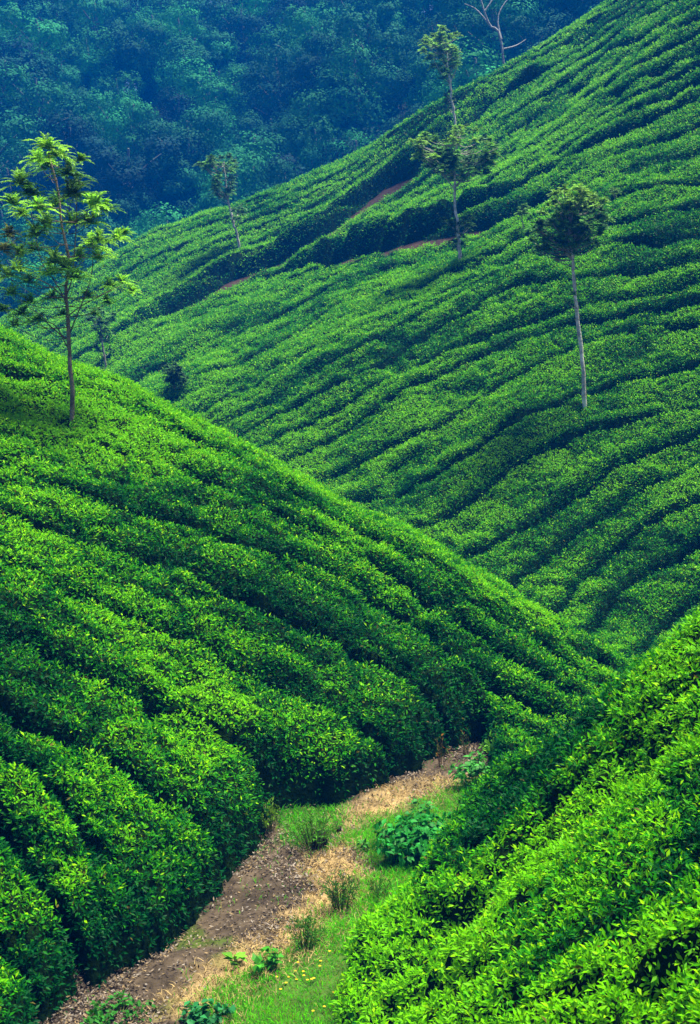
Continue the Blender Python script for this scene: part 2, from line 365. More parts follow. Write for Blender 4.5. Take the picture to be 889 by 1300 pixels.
# visibility with slack for a side step
el = (TOP - CZ) / GY; mx = np.maximum.accumulate(el, 0); vis = el + .35 / GY > mx - .012
view = norm(np.stack([-GX, -GY, CZ - TOP], -1)); facing = (NRM * view).sum(-1)
ntone = fbm(GX * .7, GY * .7, 101); ntone2 = fbm(GX * .22, GY * .22, 105, 2) + (BID - .5) * .38 * (1 - .5 * far) - crease * .25 * (1 - far) - (1 - SL) * 2.0  # crease and slit terms darken leaf colour there, painting in shade

hedge = {}                                                    # (section,row) -> MB of leaves
core = {}
key = sec * 100 + (row + 20)
kf = key[:-1, :-1]
hq = np.maximum.reduce([Hh[:-1, :-1], Hh[1:, :-1], Hh[:-1, 1:], Hh[1:, 1:]]) > .02
nr, nc = GX.shape; VI = np.arange(nr * nc).reshape(nr, nc)
quad = np.stack([VI[:-1, :-1], VI[:-1, 1:], VI[1:, 1:], VI[1:, :-1]], -1)
ALLV = np.stack([GX, GY, TOP], -1).reshape(-1, 3)
px_, py_ = proj(ALLV); mg = 90 + 1.5 * F / ALLV[:, 1]; onscr = ((px_ > -mg) & (px_ < 889 + mg) & (py_ > -120) & (py_ < 1300 + mg)).reshape(nr, nc)
CORE_C = np.array([.006, .018, .004])  # near-black, so shade under the leaves is put into the core colour
keys = [k for k in np.unique(kf[hq]) if (hq & (kf == k) & onscr[:-1, :-1] & vis[:-1, :-1]).sum() > 150 and (k // 100) > 0]
small = set()
for k in keys:
    m = hq & (kf == k) & onscr[:-1, :-1]
    f = quad[m].reshape(-1, 4); ids, inv = np.unique(f, return_inverse=True)
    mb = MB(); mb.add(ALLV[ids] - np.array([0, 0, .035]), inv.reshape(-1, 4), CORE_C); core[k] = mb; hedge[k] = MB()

# leaves: uniform candidates in (x/y, ln y), kept with a probability that gives the wanted density on the ground
def sample(n, L0, Kd, ymin, ymax):
    a = R.uniform(-.5, .5, n); l = R.uniform(math.log(ymin), math.log(ymax), n)
    fi = (l - LY[0]) / .0022; fj = (a - A[0]) / .0022; i = fi.astype(int); j = fj.astype(int)
    ok = (i >= 0) & (i < nr - 1) & (j >= 0) & (j < nc - 1); a, l, i, j, fi, fj = [q[ok] for q in (a, l, i, j, fi, fj)]
    u = fi - i; v = fj - j
    ok = hq[i, j] & onscr[i, j]
    y = np.exp(l); Lf = np.maximum(L0, .00145 * y)
    dens = Kd / Lf ** 2 / np.maximum(NRM[i, j, 2], .3) * np.where(vis[i, j], 1, .12) * np.where(facing[i, j] < -.25, .25, 1) * np.clip((prof[i, j] - .12) * 2.2, np.interp(y, [18, 35], [.12, .5]), 1)
    area = y * y * (1.0 * (math.log(ymax) - math.log(ymin))) / n
    pr = dens * area; ok &= R.uniform(size=len(a)) < pr
    mxp = pr[ok].max() if ok.any() else 0
    i, j, u, v, a, y, Lf = [q[ok] for q in (i, j, u, v, a, y, Lf)]
    def bl(Fd):
        w = [(1 - u) * (1 - v), (1 - u) * v, u * (1 - v), u * v]; ix = [(i, j), (i, j + 1), (i + 1, j), (i + 1, j + 1)]
        return sum((ww[:, None] if Fd.ndim == 3 else ww) * Fd[q] for ww, q in zip(w, ix))
    p = np.stack([a * y, y, bl(TOP)], 1)
    return p, norm(bl(NRM)), Lf, kf[i, j], bl(ntone), bl(ntone2), bl(prof), mxp
YOUNG = np.array([.135, .47, .0]); MID = np.array([.024, .25, .0]); OLD_SHADE = np.array([.003, .070, .014])
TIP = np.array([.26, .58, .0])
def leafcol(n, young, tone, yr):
    """mix by age and painted gap shade: young flush on the plucking table, old glossy leaves below"""
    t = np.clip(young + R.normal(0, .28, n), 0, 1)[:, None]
    c = np.where(t < .5, OLD_SHADE + (MID - OLD_SHADE) * t * 2, MID + (YOUNG - MID) * (t - .5) * 2)
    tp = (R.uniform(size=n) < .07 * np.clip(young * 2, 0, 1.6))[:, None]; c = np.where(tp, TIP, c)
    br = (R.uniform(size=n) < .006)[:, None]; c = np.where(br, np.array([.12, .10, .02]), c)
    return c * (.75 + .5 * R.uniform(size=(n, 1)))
def put(ks, fn):
    order = np.argsort(ks, kind='stable'); kk = ks[order]; st = np.flatnonzero(np.r_[True, kk[1:] != kk[:-1]]); en = np.r_[st[1:], len(kk)]
    for s, e in zip(st, en):
        if int(kk[s]) in hedge: fn(hedge[int(kk[s])], order[s:e])
LEAFN = 0
def leafpass(n, ymin, ymax, L0, Kd, k, q, up, spread):
    """k leaves fan out of each shoot"""
    global LEAFN
    p, nn, Lf, ks, tn, tn2, pf, mxp = sample(n, L0, Kd / k, ymin, ymax)
    m = len(p); print('leafpass', ymin, m * k, 'maxprob', round(float(mxp), 2)); LEAFN += m * k
    axis = norm(nn * .8 + np.array([0, 0, .6]) + R.normal(0, .22, (m, 3)))
    p = p + nn * R.uniform(-.03, .025, (m, 1)) * (1 + Lf[:, None] * 6)
    young = .34 - .24 * (p[:, 1] < 11.6) * (p[:, 0] > 0) + np.clip((nn[:, 2] - .75) * 1.5, np.where((p[:, 1] < 15) & (p[:, 0] > .3), -.05, -.3), .3) + ((tn - .5) * 2.4 + (tn2 - .5) * 1.4) * np.interp(p[:, 1], [0, 9, 14, 25, 40], [1.4, 1.4, 1.05, .85, .6]) + .25 - .95 * np.clip(.85 - pf, 0, .8)  # leaf age score; low values in gaps also paint shade between hedges
    p = np.repeat(p, k, 0); ax = np.repeat(axis, k, 0); L = np.repeat(Lf, k) * R.uniform(.65, 1.35, m * k); ks = np.repeat(ks, k); yg = np.repeat(young, k)
    rd = rdir(m * k); tang = norm(np.cross(ax, rd)); e = R.uniform(up[0], up[1], (m * k, 1))
    d = norm(tang * np.cos(e) + ax * np.sin(e)); nb = norm(ax * np.cos(e) - tang * np.sin(e) + rdir(m * k) * .35)
    p = p + tang * np.minimum(.02, L * .3)[:, None] * spread + ax * R.uniform(-.5, .6, (m * k, 1)) * L[:, None]
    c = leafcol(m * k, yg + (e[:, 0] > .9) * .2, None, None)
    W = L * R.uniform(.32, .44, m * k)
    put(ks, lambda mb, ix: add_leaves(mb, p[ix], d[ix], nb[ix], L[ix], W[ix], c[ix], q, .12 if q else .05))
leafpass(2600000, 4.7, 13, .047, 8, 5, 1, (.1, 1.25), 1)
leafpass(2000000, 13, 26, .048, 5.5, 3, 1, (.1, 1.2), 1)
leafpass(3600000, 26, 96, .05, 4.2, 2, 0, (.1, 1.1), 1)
print('LEAVES', LEAFN, 'rows', len(hedge))

ORD = ['first', 'second', 'third', 'fourth', 'fifth', 'sixth', 'seventh', 'eighth', 'ninth', 'tenth', 'eleventh', 'twelfth', 'thirteenth', 'fourteenth', 'fifteenth', 'sixteenth',
       'seventeenth', 'eighteenth', 'nineteenth', 'twentieth'] + ['twenty-' + q for q in ['first', 'second', 'third', 'fourth', 'fifth', 'sixth', 'seventh', 'eighth', 'ninth']]
SEC = {1: ('tea hedge on the left spur, {} row down from its crest', 'tea hedges on the spur beside the path'),
       2: ('large-leaved tea hedge on the near right bank, {} row up from the grass', 'tea hedges on the near bank'),
       3: ('distant tea hedge above the lower earth track, {} row down from the skyline', 'tea hedges on the upper far hillside'),
       4: ('tea hedge on the facing hillside, {} row down from the lower earth track', 'tea hedges on the lower facing hillside')}
for s in (1, 2, 3, 4):
    ks = sorted(k for k in hedge if k // 100 == s)
    for n_, k in enumerate(ks):
        if hedge[k].n == 0: continue
        c = core[k]; V = np.concatenate(c.v); md = V[np.argsort(V[:, 1])[len(V) // 2]]; base = np.array([md[0], md[1], float(ground(md[0], md[1]))])
        root = tag(empty('tea_hedge', base), SEC[s][0].format(ORD[min(n_, 28)]), 'tea hedge', SEC[s][1])
        c.build('twigs', M_teacore, root, base, smooth=True)  # solid dark hedge core: bare twig body with inner shade painted in
        hedge[k].build('foliage', M_tea, root, base)
print('hedge rows', len(hedge))

# ------------------------------------------------------------------ ground sheet
def groundsheet():
    a = np.concatenate([[-40, -8, -3, -1.6, -1, -.7, -.5], np.arange(-.42, .421, .006), [.5, .7, 1, 1.6, 3, 8, 40]])
    l = np.concatenate([np.arange(math.log(3.0), math.log(260), .008), np.log([300, 400, 600, 1000, 2000, 5000])])
    aa, ll = np.meshgrid(a, l); y = np.exp(ll); x = aa * np.where(np.abs(aa) > .45, np.minimum(y, 1000), y)
    z = ground(x, y) - .02
    n1 = fbm(x * .8, y * .8, 3); n2 = fbm(x * 4, y * 4, 8)
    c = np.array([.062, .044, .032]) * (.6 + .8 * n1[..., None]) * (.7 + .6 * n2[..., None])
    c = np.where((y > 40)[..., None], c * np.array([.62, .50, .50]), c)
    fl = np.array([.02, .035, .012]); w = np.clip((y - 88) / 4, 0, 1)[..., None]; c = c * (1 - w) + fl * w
    nr, nc = x.shape; VI = np.arange(nr * nc).reshape(nr, nc)
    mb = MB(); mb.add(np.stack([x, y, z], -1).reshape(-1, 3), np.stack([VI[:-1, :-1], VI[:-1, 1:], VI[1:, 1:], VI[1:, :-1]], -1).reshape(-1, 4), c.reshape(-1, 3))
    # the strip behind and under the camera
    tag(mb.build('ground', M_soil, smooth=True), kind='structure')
groundsheet()
def gpt(px, py, top=False):
    """where the sight line through a pixel meets the ground (or the hedge tops)"""
    q, w = ray(px, py); Y = np.exp(np.linspace(math.log(6), math.log(250), 2500)); g = ground(q * Y, Y) + (HH * .8 if top else 0)
    k = np.where(CZ + w * Y < g)[0]; i = k[0] if len(k) else -1
    return np.array([q * Y[i], Y[i], float(ground(q * Y[i], Y[i]))])

# ------------------------------------------------------------------ the path corridor
def corridor():
    x = np.arange(-3.2, 2.6, .045); y = np.arange(5, 18.6, .045); xx, yy = np.meshgrid(x, y)
    g, _, _, _, dc = ground(xx, yy, True)
    lum = (fbm(xx * 3, yy * 3, 12) - .5) * .10 + (fbm(xx * 11, yy * 11, 13) - .5) * .045
    z = g + .012 + lum * np.clip(-dc / .2 + .5, 0, 1)
    qx, qy = proj(np.stack([xx, yy, z], -1))
    return xx, yy, z, dc, qx, qy
PX, PY, PZ, PD, PQX, PQY = corridor()
def world(l): return onplane(l)
GRASS = world([(262, 1330), (240, 1295), (300, 1250), (350, 1220), (400, 1185), (440, 1150), (470, 1110), (440, 1065), (455, 1050), (520, 1022), (590, 998), (640, 985), (660, 1100), (560, 1240), (480, 1360)])
GRASS2 = world([(355, 1062), (350, 1040), (385, 1018), (430, 1015), (445, 1060), (415, 1078)])
DRY = world([(215, 1290), (225, 1265), (290, 1225), (350, 1195), (400, 1150), (395, 1100), (400, 1075), (445, 1070), (480, 1110), (475, 1160), (420, 1200), (330, 1260), (280, 1310)])
DRY2 = world([(430, 1060), (420, 1040), (500, 1005), (600, 985), (610, 1000), (520, 1030), (450, 1055)])
def soft(x, y, poly, w):
    d = polydist(x, y, poly); d = np.where(inpoly(x, y, poly), -d, d) + (fbm(x * 3, y * 3, 77) - .5) * .5
    return np.clip(.5 - d / w, 0, 1)
sg = np.maximum(soft(PX, PY, GRASS, .25), soft(PX, PY, GRASS2, .2)); sdry = np.maximum(soft(PX, PY, DRY, .3), soft(PX, PY, DRY2, .3))
n1 = fbm(PX * 2.2, PY * 2.2, 14)[..., None]; n2 = fbm(PX * 14, PY * 14, 15)[..., None]
soil = np.array([.070, .052, .036]) * (.3 + 1.1 * n1) * (.5 + 1.0 * n2)
moss = np.array([.05, .075, .012]); k = (np.clip((fbm(PX * 2.7, PY * 2.7, 16) - .58) * 8, 0, 1) * (PY < 12.5))[..., None]
soil = soil * (1 - k) + moss * k
pc = soil * (1 - sdry[..., None]) + np.array([.34, .24, .11]) * (.6 + .7 * n2) * sdry[..., None]
pc = pc * (1 - sg[..., None]) + np.array([.045, .10, .012]) * sg[..., None]
nr2, nc2 = PX.shape; VI2 = np.arange(nr2 * nc2).reshape(nr2, nc2)
keep = (PD[:-1, :-1] < .22)
mb = MB(); f = np.stack([VI2[:-1, :-1], VI2[:-1, 1:], VI2[1:, 1:], VI2[1:, :-1]], -1)[keep].reshape(-1, 4); ids, inv = np.unique(f, return_inverse=True)
mb.add(np.stack([PX, PY, PZ], -1).reshape(-1, 3)[ids], inv.reshape(-1, 4), pc.reshape(-1, 3)[ids])
tag(mb.build('path', M_soil, smooth=True), kind='structure')
def pz(x, y):
    i = np.clip(((y - 5) / .045).astype(int), 0, nr2 - 1); j = np.clip(((x + 3.2) / .045).astype(int), 0, nc2 - 1); return PZ[i, j], PD[i, j]
def scatter(n, dens_fn):
    x = R.uniform(-3, 2.4, n); y = R.uniform(6, 18.4, n); z, d = pz(x, y); ok = (d < .3) & (R.uniform(size=n) < dens_fn(x, y)); return np.stack([x[ok], y[ok], z[ok]], 1)
def blades(p, Lm, W, c, lean=.5, q=0):
    mb = MB(); n = len(p); L = R.uniform(.5, 1.3, n) * Lm; a = R.uniform(0, 6.283, n)
    d = norm(np.stack([np.cos(a) * lean * R.uniform(.2, 1, n), np.sin(a) * lean * R.uniform(.2, 1, n), np.ones(n)], 1)); s = norm(np.cross(d, rdir(n))) * W[:, None] * .5
    m = p + d * L[:, None] * .55; t = p + d * L[:, None] * .85 + np.stack([np.cos(a), np.sin(a), 0 * a - .3], 1) * L[:, None] * .3
    V = np.stack([p - s, p + s, m + s * .8, m - s * .8, t], 1).reshape(-1, 3); b = (np.arange(n) * 5)[:, None, None]
    mb.add(V, (b + np.array([[0, 1, 2], [0, 2, 3], [3, 2, 4]])[None]).reshape(-1, 3), np.repeat(c, 5, 0)); return mb
g = scatter(260000, lambda x, y: np.maximum(soft(x, y, GRASS, .3), soft(x, y, GRASS2, .3)) * (.45 + .55 * fbm(x * 2, y * 2, 19)) + .035 * np.clip((fbm(x * 2.3, y * 2.3, 29) - .5) * 6, 0, 1))
t = fbm(g[:, 0] * 1.3, g[:, 1] * 1.3, 18)[:, None]
c = (np.array([.05, .46, .0]) * t + np.array([.14, .58, .0]) * (1 - t)) * R.uniform(.6, 1.3, (len(g), 1)); yel = R.uniform(size=len(g)) < .09; c[yel] = [.30, .27, .06]
hgt = .045 + .07 * np.clip((fbm(g[:, 0] * .9, g[:, 1] * .9, 23) - .35) * 2.5, 0, 1)
tag(blades(g, hgt, R.uniform(.004, .008, len(g)), c, .7).build('grass', M_grass), kind='stuff', label='short bright green grass covering the right side of the path', cat='grass')
g = scatter(170000, lambda x, y: np.maximum(soft(x, y, DRY, .35), soft(x, y, DRY2, .35) * .7))
c = np.array([.50, .36, .16]) * R.uniform(.45, 1.25, (len(g), 1))
tag(blades(g, np.full(len(g), .075), R.uniform(.003, .007, len(g)), c, 1.3).build('dry_grass', M_dry), kind='stuff', label='straw coloured dead grass along the edge of the green grass', cat='dry grass')
g = scatter(300000, lambda x, y: (1 - np.maximum(soft(x, y, GRASS, .2), .75 * soft(x, y, DRY, .3))) * np.clip((fbm(x * .8, y * .8, 25) - .3) * 2.4, .08, 1))
n = len(g); mb = MB(); d = rdir(n) * [1, 1, .25]; nb = norm(rdir(n) * .6 + [0, 0, 1])
pal = np.array([[.17, .13, .10], [.08, .06, .045], [.25, .215, .19], [.05, .035, .03], [.24, .17, .09]]); c = pal[R.randint(0, 5, n)] * R.uniform(.6, 1.2, (n, 1))
add_leaves(mb, g + np.stack([0 * d[:, 0], 0 * d[:, 0], R.uniform(.012, .035, n)], 1), d, nb, R.uniform(.02, .055, n), R.uniform(.009, .02, n), c, 1, -.25)
tag(mb.build('leaf_litter', M_dry), kind='stuff', label='grey brown dead leaves and twigs strewn over the bare earth path', cat='leaf litter')

# ------------------------------------------------------------------ small plants on the path
def weed(name, label, cat, px, py, hpx, wpx, nst=22, leafL=.05, leafW=.012, col=(.07, .24, .015), group=None, stemc=(.10, .12, .03), q=1, per=16, base=None, wood=0, round_=False, tips=None):
    b = gpt(px, py) if base is None else np.array(base); b[2] += .01; sc = b[1] / F; h = hpx * sc; w = wpx * sc * .5
    root = tag(empty(name, b), label, cat, group); ms = MB(); ml = MB()
    for i in range(nst):
        a = R.uniform(0, 6.283); r = math.sqrt(R.uniform()) * w; hh = h * R.uniform(.6, 1) * (1 - .35 * (r / w) ** 2)
        p0 = b + [math.cos(a) * r * .35, math.sin(a) * r * .35, 0]; p2 = b + [math.cos(a) * r, math.sin(a) * r, hh]; p1 = (p0 + p2) / 2 + [0, 0, h * .12] + rdir(1)[0] * .02
        cv = curve([p0, p1, p2], 7); add_tube(ms, cv, np.linspace(.0035 + wood, .0015, 7), np.array(stemc) * R.uniform(.7, 1.2), 4)
        t = R.uniform(.25, 1, per); k = np.clip((t * 6).astype(int), 0, 5); P0 = cv[k] + (cv[k + 1] - cv[k]) * (t * 6 - k)[:, None]
        ax = norm(cv[k + 1] - cv[k]); dd = norm(norm(np.cross(ax, rdir(per))) * (1.2 if round_ else .8) + ax * (.35 if round_ else .8))
        nb = norm(np.array([0, 0, 1.]) + rdir(per) * .35) if round_ else rdir(per)
        c = np.array(col) * R.uniform(.6, 1.4, (per, 1)) * (.75 + .4 * t[:, None])
        if tips is not None: c = np.where((t > .85)[:, None], np.array(tips) * R.uniform(.8, 1.1, (per, 1)), c)
        add_leaves(ml, P0, dd, nb, leafL * R.uniform(.7, 1.2, per), leafW * R.uniform(.8, 1.2, per), c, q)
    ms.build('stem', M_bark, root, b); ml.build('foliage', M_leaf, root, b); return root, b, h
weed('bushy_weed', 'feathery green weed clump beside the blackened stump at the path bend', 'weed', 398, 1078, 55, 85, 50, .05, .010, (.08, .28, .02))
weed('bushy_weed', 'upright feathery weed with woody base in the dry grass, above the other one', 'weed', 434, 1160, 62, 56, 34, .045, .010, (.06, .20, .02), wood=.001)
weed('bushy_weed', 'upright feathery weed at the grass edge above the broad-leaved seedling', 'weed', 388, 1208, 55, 56, 34, .045, .010, (.07, .23, .025))
weed('bushy_weed', 'sparse dark weed at the grass edge below the broad-leaved shrub', 'weed', 484, 1146, 42, 40, 14, .05, .010, (.06, .18, .02), per=10)
weed('yellowish_shrub', 'loose yellow-green shrub under the hedge end where the bare path narrows', 'shrub', 342, 1058, 48, 46, 20, .05, .02, (.14, .30, .02), per=12)
weed('broadleaf_shrub', 'wide low mound of dark broad-leaved shrub on the grass beside the right bank', 'shrub', 540, 1088, 48, 150, 150, .085, .052, (.02, .22, .03), per=12, round_=True)
weed('broadleaf_seedling', 'small branching broad-leaved plant standing on the grass left of the dark shrub', 'seedling', 537, 1040, 34, 32, 7, .075, .055, (.04, .24, .03), per=6, round_=True)
weed('broadleaf_seedling', 'small seedling with four leaves on dark stem in the middle of the grass', 'seedling', 462, 1082, 24, 22, 3, .07, .045, (.05, .24, .03), per=5, round_=True)
weed('broadleaf_seedling', 'leafy young plant with large pale leaf between dry grass and green grass', 'seedling', 348, 1236, 36, 60, 9, .08, .055, (.05, .26, .02), per=6, round_=True)
weed('broadleaf_seedling', 'light green plant with big leaves at the bottom edge of the dry grass', 'seedling', 300, 1228, 20, 20, 3, .11, .08, (.12, .36, .02), per=3, round_=True)
weed('ground_weed', 'dark leafy weed patch at the bottom edge where the earth path begins', 'weed', 150, 1299, 26, 110, 30, .06, .035, (.03, .18, .02), per=9, round_=True)
weed('ground_weed', 'round-leaved blue-green weed patch at the bottom edge left of the bright grass', 'weed', 262, 1302, 26, 80, 24, .07, .05, (.02, .17, .05), per=8, round_=True)
weed('orange_flower_weed', 'dry weed with orange flower heads in the gap where the path disappears', 'weed', 560, 974, 46, 30, 8, .045, .012, (.09, .12, .03), per=6, tips=(.40, .16, .03), stemc=(.16, .09, .04))
weed('orange_flower_weed', 'short orange-tipped weed behind the shrub at the end of the path', 'weed', 592, 962, 40, 22, 7, .045, .012, (.06, .12, .03), per=6, tips=(.35, .14, .03), stemc=(.14, .08, .04))
weed('bank_shrub', 'small round-leaved shrub hanging over the path end at the bank foot', 'shrub', 606, 1000, 46, 80, 30, .085, .055, (.05, .26, .04), per=10, round_=True)
weed('bank_shrub', 'light green mixed shrub filling the gap between the bank and the spur hedges', 'shrub', 648, 975, 50, 80, 34, .075, .035, (.10, .32, .02), per=12)
# little yellow flowers in the grass
yf = [(381, 1224), (387, 1240), (376, 1246), (366, 1243), (364, 1250), (349, 1243), (386, 1245), (398, 1247), (405, 1222), (391, 1253), (397, 1250), (374, 1236), (408, 1235), (354, 1262), (410, 1284), (400, 1292), (420, 1213), (426, 1262), (268, 1288)]
for i, (a, b) in enumerate(yf):
    p = gpt(a, b + 6); root = tag(empty('yellow_flower', p), 'tiny yellow flower on a thin stem in the bright green grass', 'flower', 'tiny yellow flowers in the grass')
    if i % 3: pass
    ms = MB(); hgt = R.uniform(.05, .1); top = p + [R.uniform(-.02, .02), 0, hgt]; add_tube(ms, [p, (p + top) / 2 + [.004, 0, 0], top], [.002, .0015, .0012], (.06, .2, .02), 4); ms.build('stem', M_bark, root, p)
    mp = MB(); a_ = np.arange(7) * 6.283 / 7; n = 7; dd = np.stack([np.cos(a_), np.sin(a_), 0 * a_ + .35], 1); add_leaves(mp, np.repeat(top[None], n, 0), dd, np.tile([0, 0, 1.], (n, 1)), np.full(n, .015), np.full(n, .011), np.tile([.75, .55, .02], (n, 1)), 1)
    mp.build('petals', M_petal, root, p)
# charred stumps
def stump(label, px, py, wpx, hpx, n=5):
    b = gpt(px, py); sc = b[1] / F; w = wpx * sc / 2; h = hpx * sc; mb = MB(); th = np.linspace(0, 6.283, 15)[:-1]; rings = []
    zs = [-.03, .02, h * .35, h * .7, h]
    for zi, zz in enumerate(zs):
        r = w * (1.25 - .35 * min(1, zz / h)) * (1 + .25 * np.sin(th * 3 + zi * .4) + .12 * np.cos(th * 5 + 1)); top = (zi == 4) * (np.abs(np.sin(th * 2.5)) * h * .35)
        rings.append(np.stack([b[0] + r * np.cos(th), b[1] + r * np.sin(th), b[2] + zz - top], 1))
    V = np.concatenate(rings + [(b + [0, 0, h * .55])[None]]); m = 14; f4 = [[i * m + j, i * m + (j + 1) % m, (i + 1) * m + (j + 1) % m, (i + 1) * m + j] for i in range(4) for j in range(m)]
    mb.add(V, f4, (.018, .012, .010)); mb.f[3].append(np.array([[4 * m + j, 4 * m + (j + 1) % m, 5 * m] for j in range(m)])); mb.mi[3].append(np.zeros(m, np.int32))
    tag(mb.build('stump', M_bark, None, b), label, 'stump')
stump('charred black jagged tree stump in front of the feathery weed clump', 405, 1078, 17, 26)
stump('thin black burnt stub standing right of the larger charred stump', 430, 1060, 6, 13)

# ------------------------------------------------------------------ silver oaks
def add_spray(ml, c0, r, nf, nl, col, up=.35, lw=.2, q=0, flat=0, lwid=.42):
    """a rosette of arching fronds carrying narrow leaflets"""
    for i in range(nf):
        a = R.uniform(0, 6.283); e = R.uniform(-.25, 1.1) * (1 - flat) + up; L = r * R.uniform(.7, 1.15)
        d = np.array([math.cos(a) * math.cos(e), math.sin(a) * math.cos(e), math.sin(e)]); t = np.linspace(.12, 1, nl)[:, None]
        pts = c0 + d * L * t + np.array([0, 0, -1]) * (L * .38 * t ** 2.2); ax = norm(np.gradient(pts, axis=0)); s = norm(np.cross(ax, [0, 0, 1.]) + 1e-6)
        ll = L * lw * (1.15 - t[:, 0] * .6) * R.uniform(.8, 1.2, nl); c = np.array(col) * R.uniform(.55, 1.45) * (.8 + .35 * t)
        for sg in (-1, 1):
            dd = norm(ax * .8 + s * sg + R.normal(0, .12, (nl, 3))); add_leaves(ml, pts, dd, np.tile([0, 0, 1.], (nl, 1)) + R.normal(0, .3, (nl, 3)), ll, ll * lwid, c, q)
        add_leaves(ml, pts[-1:], ax[-1:], np.array([[0, 0, 1.]]), np.array([L * .2]), np.array([L * .07]), c[-1:], q)
def to_world(px, py, Y): return P(px, py, Y)
def oak(name, label, base, trunk, tr, limbs, sprays, barkc, leafc, group, nf=9, nl=8, lw=.2, depth=1.0, extra=()):
    b = gpt(*base, top=True); Y = b[1]; sc = Y / F; root = tag(empty(name, b), label, 'tree', group)
    mt = MB(); pts = [b - [0, 0, .1], b + [0, 0, .35]] + [to_world(a, c, Y) for a, c in trunk]
    cv = curve(pts, 26); rr = np.linspace(tr[0] * .8, tr[1] * .62, 26) * sc * (1 + R.uniform(-.12, .12, 26)); rr[0] *= 1.5; rr[1] *= 1.2
    nz = R.normal(0, 1, (26, 3)) * .35 * tr[1] * sc; nz[0] = 0; cv = cv + nz; bc = np.array(barkc) * (.7 + .5 * R.uniform(size=(26, 1)))
    add_tube(mt, cv, rr, np.repeat(bc, 8, 0), 8, cap=False); mt.build('trunk', M_bark, root, b, smooth=True)
    for i, lm in enumerate(limbs):
        ml = MB(); dy = R.uniform(-1, 1) * depth; w = [to_world(a, c, Y + dy * sc * 60 * (k / (len(lm) - 1.)) ** 1.3) for k, (a, c) in enumerate(lm)]
        add_tube(ml, curve(w, 12), np.linspace(tr[1] * .6, tr[1] * .22, 12) * sc, np.array(barkc) * .6, 5); ml.build('branch', M_bark, root, b, smooth=True)
    ml = MB(); tw = MB(); allp = np.array([q_ for q_ in cv])
    for s in sprays:
        px, py, r = s[:3]; col = s[3] if len(s) > 3 else leafc; dy = R.uniform(-1, 1) * depth * sc * 70; c0 = to_world(px, py, Y + dy)
        add_spray(ml, c0, r * sc * (1.15 if r > 13.5 else 1), nf, nl, np.array(col) * R.uniform(.75, 1.25), lw=lw * 1.25, lwid=.42 if r > 15 else .6)
        lower = allp[allp[:, 2] < c0[2] - r * sc * .5]; j = lower[np.argmin(np.linalg.norm(lower - c0, axis=1) + .0)] if len(lower) else allp[0]
        mid = (j + c0) / 2 + [0, 0, -.12 * np.linalg.norm(c0 - j)]; add_tube(tw, curve([j, mid, c0], 6), np.linspace(tr[1] * .35, tr[1] * .15, 6) * sc, np.array(barkc) * .55, 4)
    tw.build('twigs', M_bark, root, b); ml.build('crown', M_leaf, root, b)
    return root
YG = (.22, .50, .03); DG_ = (.06, .17, .03); MG = (.09, .28, .02)
S = [(60, 190, 26), (48, 205, 20), (75, 200, 22), (102, 205, 14), (62, 215, 24, MG), (88, 225, 26, DG_), (92, 250, 28, DG_), (98, 238, 22, DG_), (25, 235, 24), (40, 250, 24, MG), (18, 262, 22), (50, 268, 26), (30, 275, 20),
     (75, 262, 24, MG), (118, 262, 26), (132, 268, 22, MG), (115, 285, 24), (92, 285, 24, MG), (60, 290, 26), (45, 300, 22), (12, 300, 20, (.16, .20, .04)), (5, 320, 20, (.16, .20, .04)), (25, 325, 22), (-5, 345, 20),
     (115, 315, 28), (128, 308, 22), (150, 305, 18), (158, 298, 14), (100, 330, 22, MG), (70, 335, 24), (85, 345, 26), (65, 350, 22), (95, 355, 22, MG), (125, 330, 20), (22, 345, 22), (10, 352, 20), (35, 360, 18, MG),
     (45, 320, 20, MG), (15, 375, 18), (38, 385, 16, MG), (65, 380, 18, MG), (110, 378, 14), (140, 365, 18, MG), (155, 360, 16), (168, 372, 14), (135, 385, 14, MG), (28, 400, 18, MG), (48, 408, 18, MG), (80, 400, 12, MG), (20, 415, 14, MG), (120, 400, 12, MG), (5, 395, 14, MG)]
oak('silver_oak', 'young silver oak with tall airy feathery crown on the crest of the left spur', (90, 535), [(92, 500), (88, 440), (86, 400), (84, 365), (88, 330), (78, 290), (74, 245), (62, 195)], (4.2, 1.6),
    [[(88, 425), (100, 395), (112, 365), (118, 335), (117, 300)], [(87, 432), (65, 415), (52, 400), (35, 390)], [(86, 395), (80, 375), (68, 355), (52, 330), (40, 270)], [(85, 375), (92, 350), (96, 300), (98, 240)], [(85, 440), (72, 415), (58, 408), (45, 405)],
     [(88, 400), (104, 388), (135, 372), (155, 362)], [(84, 380), (60, 360), (30, 348)]],
    S, (.26, .20, .16), YG, 'silver oaks standing among the tea', nf=32, nl=12, lw=.17)
def cloud(cx, cy, rx, ry, n, r, cols): 
    out = []
    for i in range(n):
        a = R.uniform(0, 6.283); k = math.sqrt(R.uniform()); out.append((cx + rx * k * math.cos(a), cy + ry * k * math.sin(a), r * R.uniform(.75, 1.2), cols[R.randint(len(cols))]))
    return out
D1 = [(.08, .25, .06), (.11, .31, .06), (.07, .20, .08)]; L1 = [(.19, .40, .06), (.15, .34, .06)]
